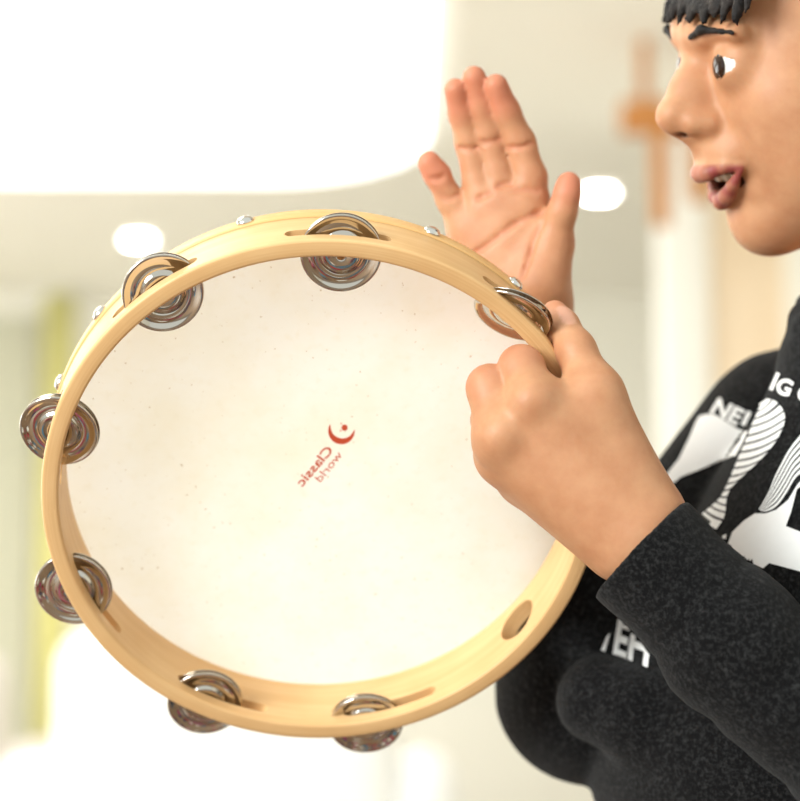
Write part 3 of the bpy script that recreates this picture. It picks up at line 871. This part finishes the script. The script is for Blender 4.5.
def strip_box(name, x0, x1, y0, y1, Y, th, mat, **kw):
    """a box on the plane y = Y spanning a part of the view"""
    a = on_plane_y(x0, y1, Y); b = on_plane_y(x1, y0, Y)
    return (a[0], Y, a[2]), (b[0], Y + th, b[2])
# nearer partition: white post, pale door leaf and the wall beyond it
YP = 6.0
lo, hi = strip_box('', 668, 704, 0, 700, YP, .12, None)
struct('trim_1', (lo[0], YP, 0), (hi[0], YP + .12, CEIL), M_white, .006)
d0 = on_plane_y(704, 400, YP)[0]; d1 = on_plane_y(789, 400, YP)[0]; dm = on_plane_y(711, 400, YP)[0]
struct('trim_2', (d0, YP + .01, 0), (dm, YP + .11, CEIL), M_oak2, .003)
struct('door_1', (dm, YP + .03, 0), (d1, YP + .08, CEIL), M_door, .003)
struct('wall_partition', (d1, YP, 0), (3.2, YP + .12, CEIL), M_wall)
lo, hi = strip_box('', -400, 38, 300, 700, ROOM_Y - .05, .05, None)
struct('trim_3', (lo[0], ROOM_Y - .05, 0), (hi[0], ROOM_Y, on_plane_y(0, 318, ROOM_Y)[2]), M_sage, .004)
# wooden rack with hanging slats
YR = 5.3
p = on_plane_y(665, 131, YR)
rack = empty('wooden_rack', Matrix.Translation(p), 'blurred honey-coloured wooden rack with hanging slats, near the child\'s nose', 'rack')
def rbox(name, x0, x1, y0, y1, th=.05, dy=0):
    a = on_plane_y(x0, y1, YR) - p; b = on_plane_y(x1, y0, YR) - p
    return box(name, (a[0], dy, a[2]), (b[0], dy + th, b[2]), M_oak, rack, .006)
rbox('crossbar', 622, 730, 100, 131, .06)
rbox('slat', 652, 667, 125, 228, .035, -.035)
rbox('slat', 688, 704, 125, 204, .035, -.035)
ctop = CEIL - p[2]
for xx in (640, 712):
    a = on_plane_y(xx, 104, YR) - p
    box('hanger', (a[0], .01, a[2]), (a[0] + .03, .04, ctop), M_oak, rack, .004)
# lime curtain strip
cx0, cx1 = on_plane_y(44, 300, ROOM_Y - .2)[0], on_plane_y(76, 300, ROOM_Y - .2)[0]
zt = on_plane_y(60, 292, ROOM_Y - .2)[2]
cur = empty('curtain', Matrix.Translation((cx0, ROOM_Y - .2, .05)), 'narrow lime-yellow curtain hanging on the back wall, left of the tambourine', 'curtain')
vs, fs = [], []; NX = 40
for i in range(NX + 1):
    x = (cx1 - cx0) * i / NX; y = 0.014 * math.sin(i / NX * 5 * math.pi)
    for q in (0, 1):
        for z in (0, zt - .05): vs.append((x, y + q * .006, z))
for i in range(NX):
    a = 4 * i; b = a + 4
    fs += [(a, b, b + 1, a + 1), (a + 2, a + 3, b + 3, b + 2), (a + 1, b + 1, b + 3, a + 3), (a, a + 2, b + 2, b)]
link('cloth_panel', mesh('cloth_panel', vs, fs), M_lime, cur)
bm = bmesh.new(); bmesh.ops.create_cone(bm, cap_ends=True, segments=16, radius1=.012, radius2=.012, depth=(cx1 - cx0) + .12, matrix=Matrix.Translation(((cx1 - cx0) / 2, 0, zt - .045)) @ Matrix.Rotation(math.pi / 2, 4, 'Y'))
link('curtain_rod', bm_mesh('curtain_rod', bm, True), M_white, cur)

# upholstered chairs far behind
def armchair(x, y, w, h, mat, label, rz=0):
    e = empty('armchair', Matrix.Translation((x, y, .012)) @ Matrix.Rotation(rz, 4, 'Z'), label, 'armchair', None)
    box('seat', (-w / 2, -.35, .18), (w / 2, .30, .44), mat, e, .07)
    box('backrest', (-w / 2, .22, .18), (w / 2, .40, h), mat, e, .085)
    for s in (-1, 1): box('armrest', (s * (w / 2 + .06) - .075, -.36, .16), (s * (w / 2 + .06) + .075, .38, .62), mat, e, .07)
    for sx in (-1, 1):
        for sy in (-.3, .3): box('leg', (sx * w / 2 - .02, sy - .02, 0), (sx * w / 2 + .02, sy + .02, .2), M_oak, e, .004)
    return e
M_wf = plain('white_upholstery', srgb(248, 248, 246), .9, 0, .02, 30, .2)
M_gf = plain('pale_grey_upholstery', srgb(222, 214, 206), .9, 0, .03, 30, .2)
q = on_plane_y(74, 638, 5.0)
armchair(q[0] + .42, 4.9, .78, q[2], M_wf, 'white upholstered armchair, out of focus behind the lower left of the tambourine', math.pi)
q2 = on_plane_y(50, 652, 5.6)
armchair(q2[0] - .46, 6.1, .62, q2[2], M_gf, 'pale grey armchair out of focus at the far left, beside the white one', math.pi)

# unseen toy blocks added on the floor only for the jingles to mirror
blk = {'crimson': (168, 36, 62), 'turquoise': (40, 124, 160), 'white': (236, 234, 228), 'navy blue': (44, 48, 92), 'magenta': (170, 44, 110)}
bmats = {k: plain(k.replace(' ', '_') + '_plastic', srgb(*c), .5) for k, c in blk.items()}
bmx = bmesh.new(); box_bm(bmx, (-.05, -.05, 0), (.05, .05, .08), .006)
for k in range(4):
    bmesh.ops.create_cone(bmx, cap_ends=True, segments=16, radius1=.015, radius2=.015, depth=.014, matrix=Matrix.Translation((.025 * (1 if k % 2 else -1), .025 * (1 if k > 1 else -1), .085)))
bme = bm_mesh('mirrored_toy_block', bmx)
bmes = {k: bme.copy() for k in blk}
for k in blk: bmes[k].materials.append(bmats[k])
spots = []
nw = c2w(n_) - CM[:3, 3]
for px, py, _, _, ang in JING[:4] + JING[5:]:
    q = TM[:3, :3] @ drum_hit(px, py, SLOT_Z) + TC; qw = c2w(q); vd = CM[:3, 3] - qw; vd /= np.linalg.norm(vd)
    rf = 2 * (nw @ vd) * nw - vd; hit = qw + rf * (qw[2] / -rf[2]); spots.append(hit)
mid = np.mean(spots, axis=0); used_xy = []; tries = 0
while len(used_xy) < 26 and tries < 900:
    tries += 1
    rr_ = .62 * math.sqrt(rng.uniform()); a = rng.uniform(0, 2 * math.pi)
    x, y = mid[0] + rr_ * math.cos(a), mid[1] + rr_ * math.sin(a)
    if any((x - u) ** 2 + (y - w_) ** 2 < .17 ** 2 for u, w_ in used_xy) or (x > foot.x - .36 and y > foot.y - .36): continue
    used_xy.append((x, y)); cn = list(blk)[(len(used_xy) * 3) % 5]
    o = link('mirrored_toy_block', bmes[cn], None, None, Matrix.Translation((x, y, 0)) @ Matrix.Rotation(a * 1.7, 4, 'Z'))
    tag(o, '%s toy block with four studs added on the floor for the jingles to mirror' % cn, 'toy block', '%s toy blocks added for the jingles to mirror' % cn)

# ================================================================== LIGHT
wd = bpy.data.worlds.new('world'); scene.world = wd; wd.use_nodes = True
bg = wd.node_tree.nodes['Background']; bg.inputs[0].default_value = (.93, .985, .95, 1); bg.inputs[1].default_value = .95
def area(name, loc, target, sx, sy, power, col=(1, .96, .9)):
    ld = bpy.data.lights.new(name, 'AREA'); ld.shape = 'RECTANGLE'; ld.size = sx; ld.size_y = sy; ld.energy = power; ld.color = col
    o = bpy.data.objects.new(name, ld); COL.objects.link(o); o.location = loc
    o.rotation_euler = (Vector(target) - Vector(loc)).to_track_quat('-Z', 'Y').to_euler(); return o
area('window_daylight', (-2.6, -1.6, 1.9), (0, 1.0, 1.0), 1.8, 1.5, 195, (.93, .975, .97))
area('ceiling_lamp', (-.9, 1.6, 2.5), (-.1, 1.0, 1.0), 1.0, 1.0, 26, (.97, .97, .9))
area('side_fill', (-5.9, 5.5, 1.2), (0, 5.8, 1.5), 5.0, 1.9, 185, (.95, .985, .98))  # no window built here; added fill that brightens the ceiling and far walls

vs_ = scene.view_settings
vs_.view_transform = 'Standard'; vs_.look = 'None'; vs_.gamma = 1.0; vs_.use_curve_mapping = False; vs_.exposure = 0.0
scene.cycles.use_denoising = True
scene.cycles.glossy_bounces = 10
